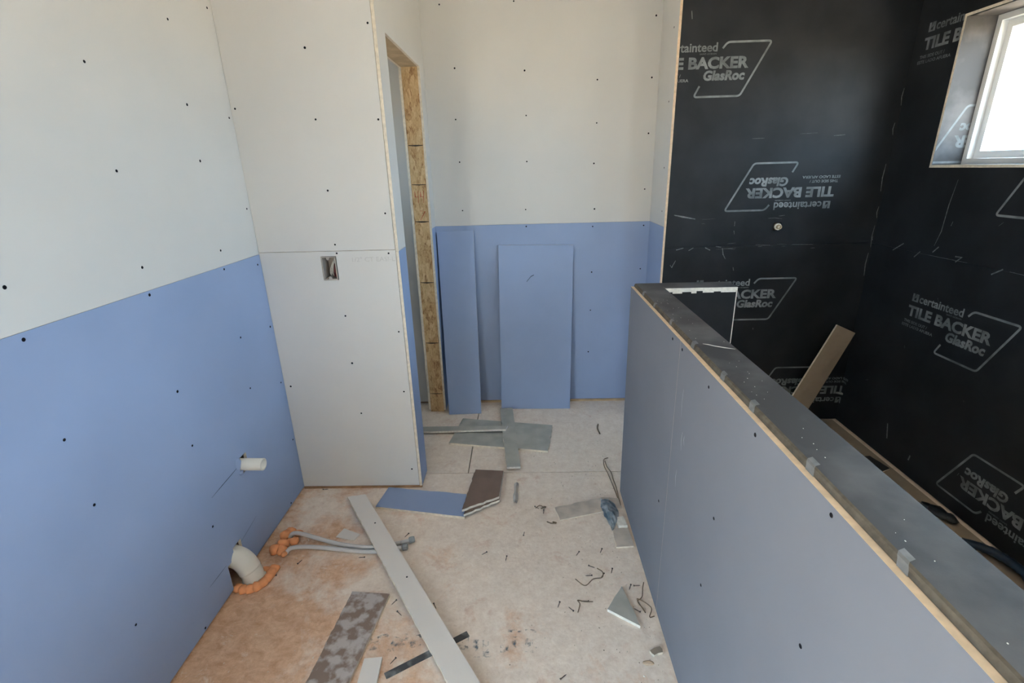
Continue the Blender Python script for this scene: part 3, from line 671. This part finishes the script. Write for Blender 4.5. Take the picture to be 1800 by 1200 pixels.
# ------------------------------------------------------------------ offcuts on the floor
TT = T - 0.0004
offcut('drywall_offcut', 'wide grey-green drywall sheet piece lying flat below the leaning boards', [(-.467, 2.582), (-.417, 2.887), (.161, 2.780), (.147, 2.653), (.118, 2.48)], 0.0004, TT, GREYB, GYP, BROWN, rag=(2, 3), amp=.003)
offcut('drywall_strip', 'grey-green drywall strip with torn end crossing over the flat sheet', [(-.178, 2.996), (-.094, 3.002), (-.038, 2.305), (-.112, 2.301)], 0, TT, GREYB, GYPW, BROWN, rag=(0, 3), slope=lambda x, y: .0135, amp=.003)
offcut('drywall_strip', 'thin grey strip lying crosswise from the closet corner onto the sheet', [(-.643, 2.709), (-.660, 2.775), (-.117, 2.731), (-.130, 2.688)], 0, TT, GREYB, GYPW, BROWN, slope=lambda x, y: .0265 + (x + .17) * .0444, rag=(2,))
def wz(x, y): return 0.0005 + max(0, (y - .35)) * .0195
ww = offcut('drywall_strip', 'long white drywall strip lying diagonally over the grey pipes', [(-.888, 2.030), (-.806, 2.050), (-.159, 1.108), (.355, .36), (.255, .36), (-.261, 1.108)], 0, TT, STRIPW, GYP, BROWN, slope=wz, rag=(0, 4, 5), amp=.0015)
for (x, y) in ((-.699, 1.842), (-.485, 1.531)):
    o = bpy.data.objects.new('screw', SCREW_ME); COL.objects.link(o); o.parent = ww; o.location = Vector((x, y, wz(x, y) + TT + .0002)) - Vector(ww['_o']); o.scale = (.8, .8, 1)
offcut('drywall_offcut', 'blue drywall offcut lying flat in front of the closet wall', [(-.744, 1.996), (-.719, 2.150), (-.309, 2.087), (-.299, 1.915)], .0004, TT, BLUE, GYP, BROWN, rag=(1,), amp=.002)
def bz(x, y): return 0.0135 if x < -.29 else max(.0006, .0135 - (x + .29) * .12)
offcut('drywall_offcut', 'under piece of the pair of broken brown-backed drywall scraps', [(-.304, 1.916), (-.270, 2.250), (-.128, 2.243), (-.140, 2.024)], 0, .0115, BROWN, GYPW, BLUE, slope=lambda x, y: .0135, rag=(3,), amp=.004)
offcut('drywall_offcut', 'top brown-backed drywall scrap with snapped white edge', [(-.312, 1.928), (-.277, 2.258), (-.128, 2.249), (-.142, 2.032)], 0, .0125, BROWN, GYPW, BLUE, slope=lambda x, y: .0255 + max(0, (-.15 - x)) * .03, rag=(0, 3), amp=.003)
bm = bmesh.new(); add_box(bm, -.1405, -.1275, 2.034, 2.249, .0256, .0400)
M_ = Matrix.Rotation(-.062, 4, 'Z')
for v in bm.verts: v.co = M_ @ (v.co - Vector((-.134, 2.14, 0))) + Vector((-.1330, 2.14, 0))
o = bpy.data.objects
bm.free()
offcut('backer_offcut', 'mottled brown offcut smeared with pale dust in the foreground', [(-.735, .98), (-.691, 1.484), (-.541, 1.472), (-.602, .98)], .0004, TT, MOTT, GYP, BROWN, rag=(0,), amp=.002)
offcut('drywall_strip', 'short white drywall strip beside the mottled offcut', [(-.553, .99), (-.559, 1.205), (-.500, 1.211), (-.485, .99)], .0004, TT, STRIPW, GYP, BROWN, rag=(1,), amp=.0015)
offcut('backer_strip', 'dark dusty strip lying under the long white strip', [(-.481, 1.160), (-.227, 1.315), (-.215, 1.296), (-.469, 1.142)], .0004, .004, DARKS, DARKS, DARKS, cat='strip')
offcut('drywall_offcut', 'triangular grey-green drywall scrap near the half wall', [(.284, 1.398), (.356, 1.503), (.388, 1.326)], .0004, TT, GREYB, GYPW, BROWN, rag=(0, 1), amp=.0025)
offcut('drywall_offcut', 'dusty beige scrap lying flat near the half wall', [(.127, 1.987), (.37, 2.062), (.448, 2.052), (.448, 1.982), (.147, 1.897)], .0004, .005, BEIGE, GYP, BROWN, rag=(0, 4), amp=.003)
offcut('drywall_offcut', 'small square beige-grey scrap touching the base of the half wall', [(.38, 1.833), (.448, 1.838), (.450, 1.725), (.373, 1.719)], .0004, .007, BEIGE, GYP, BROWN, rag=(0, 1, 2, 3), amp=.002)
offcut('plaster_chunk', 'small white plaster piece resting against the half wall', [(.401, 1.897), (.440, 1.904), (.446, 1.842), (.406, 1.842)], .0004, .017, GYPW, GYPW, GYPW, rag=(0, 1, 2, 3), amp=.003, cat='plaster scrap')
offcut('paper_scrap', 'small white paper card lying behind the grey pipes', [(-.87, 1.799), (-.851, 1.855), (-.765, 1.816), (-.779, 1.775)], .0004, .0025, STRIPW, STRIPW, STRIPW, cat='paper scrap')
offcut('wood_chip', 'small wood chip near the half wall in the foreground', [(.399, 1.234), (.437, 1.250), (.441, 1.228), (.410, 1.217)], .0004, .010, TANP, GYP, TANP, rag=(0, 1, 2, 3), amp=.003, cat='wood chip')

# crumpled blue-grey paper
bm = bmesh.new(); n, mrow = 12, 6
grid = []
for i in range(n + 1):
    s = i / n; wdt = .036 * math.sin(math.pi * min(1, .15 + s * .9)) ** .7; cx = .378 + .012*math.sin(s*3) - .004; cy = 2.045 - s * .225
    grid.append([bm.verts.new((cx + (j/mrow - .5) * 2 * wdt + random.uniform(-.003, .003), cy + random.uniform(-.004, .004), .004 + .022*math.sin(math.pi*s)*(.5 + .5*math.cos((j/mrow - .5)*5)) + random.uniform(0, .012))) for j in range(mrow + 1)])
for i in range(n):
    for j in range(mrow): bm.faces.new([grid[i][j], grid[i+1][j], grid[i+1][j+1], grid[i][j+1]])
bmesh.ops.solidify(bm, geom=bm.faces[:], thickness=.0012)
for v in bm.verts: v.co.z = max(v.co.z, .0008)
tag(from_bm('crumpled_paper', bm, [CRUMP]), 'crumpled blue-grey strip of paper beside the half wall', 'paper scrap')
# white curled tape
bm = bmesh.new(); prev = None
for i in range(15):
    s = i / 14; x = -.058 - .006*s + random.uniform(-.001, .001); y = 2.187 - .17*s; z = .004 + .012*abs(math.sin(s*7)); hw = .0105 + .002*math.sin(s*11)
    row = [bm.verts.new((x - hw, y, z)), bm.verts.new((x, y, z + .006)), bm.verts.new((x + hw, y, z * .5 + .002))]
    if prev:
        for a in (0, 1): bm.faces.new([prev[a], row[a], row[a+1], prev[a+1]])
    prev = row
bmesh.ops.solidify(bm, geom=bm.faces[:], thickness=.0006)
tag(from_bm('tape_curl', bm, [STRIPW]), 'curled strip of white tape standing alone mid floor', 'tape scrap')

# loose screws: one mesh, bugle head and tapered shank
def loose_mesh():
    bm = bmesh.new()
    tube_bm(bm, [(0, 0, .0042), (.0015, 0, .0042), (.004, 0, .0036), (.006, 0, .0030), (.024, 0, .0022), (.031, 0, .0016)], 0, 8, radii=[.0042, .0042, .0026, .0018, .0018, .0003])
    me = bpy.data.meshes.new('drywall_screw'); bm.to_mesh(me); bm.free(); me.materials.append(SCREWB); return me
LS = loose_mesh()
LOOSE = [(.213, 1.698, 235), (.312, 1.714, 245), (.242, 1.620, 335), (.251, 1.567, 180), (.300, 1.578, 235), (.337, 1.603, 250), (.395, 1.520, 245), (.404, 1.514, 5), (.112, 1.440, 250), (.160, 1.398, 130), (.222, 1.442, 175), (.404, 1.393, 140), (-.180, 1.700, 215), (-.095, 1.675, 260), (.031, 1.999, 320), (.073, 1.972, 265), (-.700, 1.674, 180), (-1.035, 1.578, 200), (-1.064, 2.150, 10), (-.543, 1.818, 240), (-.510, 1.452, 235), (-.496, 1.400, 320), (-.365, 1.435, 300), (.092, 1.140, 40), (-.455, 1.215, 235), (-.975, 1.638, 70), (-.024, 1.798, 80)]
WHERE = ['left of the near end of the beige scrap, below it', 'just below the small square beige-grey scrap', 'at the bend of the zigzag brown wire, pointing down right', 'lying flat inside the zigzag brown wire', 'beside the right side of the zigzag brown wire', 'right of the wire zigzag, above the triangular scrap', 'just right of the tip of the triangular scrap', 'touching the wire near the half wall, right of the triangle tip', 'alone at far left of the triangular scrap', 'pointing down right, left of the triangular scrap', 'lying nearly level just left of the triangular scrap', 'at the right edge of the triangular scrap', 'mid floor, right of the pipe end fitting', 'tiny upright one mid floor between pipe fitting and screw cluster', 'below the white tape curl, pointing down right', 'pair partner, upright, below the white tape curl', 'just below the grey water pipes', 'beside the orange foam of the waste elbow', 'at the foot of the white closet wall', 'just above the pipe end fitting, right of the white strip', 'at the top right corner of the mottled offcut', 'between mottled offcut and long white strip', 'against the right edge of the long white strip', 'near the bottom edge of the floor, mid frame', 'just above the dark dusty strip', 'alone between the elbow and the water pipes', 'alone mid floor below the white tape curl']
for (x, y, a), wh_ in zip(LOOSE, WHERE):
    o = bpy.data.objects.new('drywall_screw', LS); COL.objects.link(o); o.location = (x, y, .0004); o.rotation_euler = (0, 0, math.radians(a)); o.scale = (.9, .8, .8)
    tag(o, 'dark screw ' + wh_, 'screw', 'loose screws on the floor')

# thin brown wires
def wire(label, pts, r=.0022, group=None):
    bm = bmesh.new(); tube_bm(bm, curve_pts([(*p, .0035 + (.004 if i % 3 == 1 else 0)) for i, p in enumerate(pts)], 5), r, 6)
    tag(from_bm('wire_scrap', bm, [TWINE]), label, 'wire scrap')
wire('looped brown cord trailing along the foot of the half wall', [(.452, 2.415), (.426, 2.392), (.418, 2.333), (.426, 2.269), (.432, 2.178), (.440, 2.083), (.444, 1.995), (.446, 2.083), (.449, 2.15), (.446, 2.21), (.444, 2.268), (.432, 2.33), (.430, 2.385)])
wire('zigzag brown wire among the screws', [(.182, 1.548), (.216, 1.512), (.252, 1.548), (.288, 1.556), (.294, 1.58), (.276, 1.604)], .0018)
wire('bent brown wire loop between triangle scrap and half wall', [(.447, 1.53), (.436, 1.50), (.424, 1.46), (.404, 1.440), (.415, 1.405), (.420, 1.392), (.404, 1.452), (.446, 1.410), (.432, 1.372), (.450, 1.375)], .0018)
wire('short curved tan cord by the far end of the half wall', [(.452, 2.80), (.440, 2.74), (.446, 2.68)], .004)

wire('tangled brown shreds below the white tape curl', [(.035, 1.985), (.055, 2.000), (.072, 1.992), (.060, 1.982), (.085, 1.988), (.074, 1.998)], .002)
wire('pale twisted shred between the tape curl and the beige scrap', [(.085, 1.888), (.105, 1.872), (.128, 1.880), (.112, 1.886), (.125, 1.870)], .0025)
wire('brown tee-shaped twist left of the triangular scrap', [(.175, 1.392), (.186, 1.425), (.180, 1.446), (.205, 1.440), (.236, 1.436)], .0018)
# crumbs of plaster and sawdust
bm = bmesh.new()
def crumb(x, y, s):
    vs_ = [bm.verts.new((x + random.uniform(-s, s), y + random.uniform(-s, s), .0003 + (s * random.uniform(.3, 1.2) if k == 3 else 0))) for k in range(4)]
    for q in ((0, 1, 3), (1, 2, 3), (2, 0, 3)): bm.faces.new([vs_[i] for i in q])
for i in range(420):
    y = random.uniform(1.05, 2.95); x = random.uniform(-1.12, .44)
    if i % 3 == 0: x = .44 - abs(random.gauss(0, .12))
    if x < XC and y > Y1: continue
    crumb(x, y, random.choice((.0015, .002, .002, .003, .004)))
cr = from_bm('plaster_crumbs', bm, [GYPW]); cr['kind'] = 'stuff'; tag(cr, 'pale plaster crumbs scattered over the subfloor', 'crumbs')
bm = bmesh.new()
for i in range(260):
    y = random.uniform(1.05, 2.6); x = .44 - abs(random.gauss(0, .22))
    crumb(x, y, random.choice((.0015, .002, .003)))
cr = from_bm('sawdust_bits', bm, [TWINE]); cr['kind'] = 'stuff'; tag(cr, 'dark brown sawdust bits strewn near the half wall', 'crumbs')

# worn blue stamp on the subfloor: smeared, unreadable strokes
bm = bmesh.new()
for (cx, cy, l, h, a) in ((-.545, 1.27, .03, .05, .2), (-.52, 1.30, .045, .012, .2), (-.475, 1.265, .025, .06, -.25), (-.45, 1.28, .02, .06, -.15), (-.415, 1.275, .06, .045, .3), (-.385, 1.30, .04, .015, .3), (-.235, 1.255, .05, .018, -.1), (-.225, 1.275, .018, .04, 0), (-.19, 1.262, .02, .045, 0), (-.155, 1.258, .022, .05, .1), (-.165, 1.225, .06, .014, 0), (-.09, 1.25, .03, .03, 0), (-.06, 1.27, .02, .05, 0), (-.01, 1.265, .02, .055, 0), (.012, 1.262, .016, .055, 0), (-.03, 1.29, .06, .012, 0), (-.06, 1.318, .06, .010, 0), (.0, 1.318, .04, .012, 0)):
    c, s = math.cos(a), math.sin(a)
    bm.faces.new([bm.verts.new((cx + u*c - v*s, cy + u*s + v*c, .0005)) for u, v in ((-l/2, -h/2), (l/2, -h/2), (l/2, h/2), (-l/2, h/2))])
from_bm('stamp_mark', bm, [STAMP], fl)
# orange drip and rust blob
blob('foam_drip', [(.386, 1.196, .001, .020, .010, .003)], GYPT, fl)

# ------------------------------------------------------------------ shower floor debris
offcut('wood_plank', 'tan wood plank lying along the black shower wall', [(1.815, 1.30), (1.815, 2.795), (1.905, 2.795), (1.905, 1.30)], .0005, .018, TANP, TANP, TANP, cat='plank')
offcut('backer_offcut', 'small black backer scrap lying on the tan plank', [(1.80, 2.36), (1.86, 2.37), (1.885, 2.25), (1.80, 2.21)], .0192, .006, BLACK, GYP, BLACK, rag=(0, 1), cat='backer scrap')
blob('plastic_wad', [(1.845, 1.885, .040, .034, .05, .020), (1.865, 1.845, .040, .022, .035, .018), (1.83, 1.93, .036, .02, .03, .015)], DARKP, None, 2)
tag(bpy.data.objects['plastic_wad'], 'crumpled black plastic wad on the shower floor plank', 'plastic')
bm = bmesh.new()
tube_bm(bm, curve_pts([(1.80, 1.70, .034), (1.84, 1.66, .044), (1.87, 1.60, .046), (1.88, 1.52, .044), (1.85, 1.44, .036)], 5), .02, 10, radii=None)
for v in bm.verts: v.co.z = .0195 + (v.co.z - .014) * .8 + random.uniform(0, .006); v.co.x += random.uniform(-.006, .006)
for v in bm.verts: v.co.z = max(v.co.z, .0192)
tag(from_bm('plastic_bag', bm, [NAVY], smooth=True), 'rolled navy plastic bag at the foot of the shower wall', 'bag')

for o in bpy.data.objects:
    if '_o' in o: del o['_o']
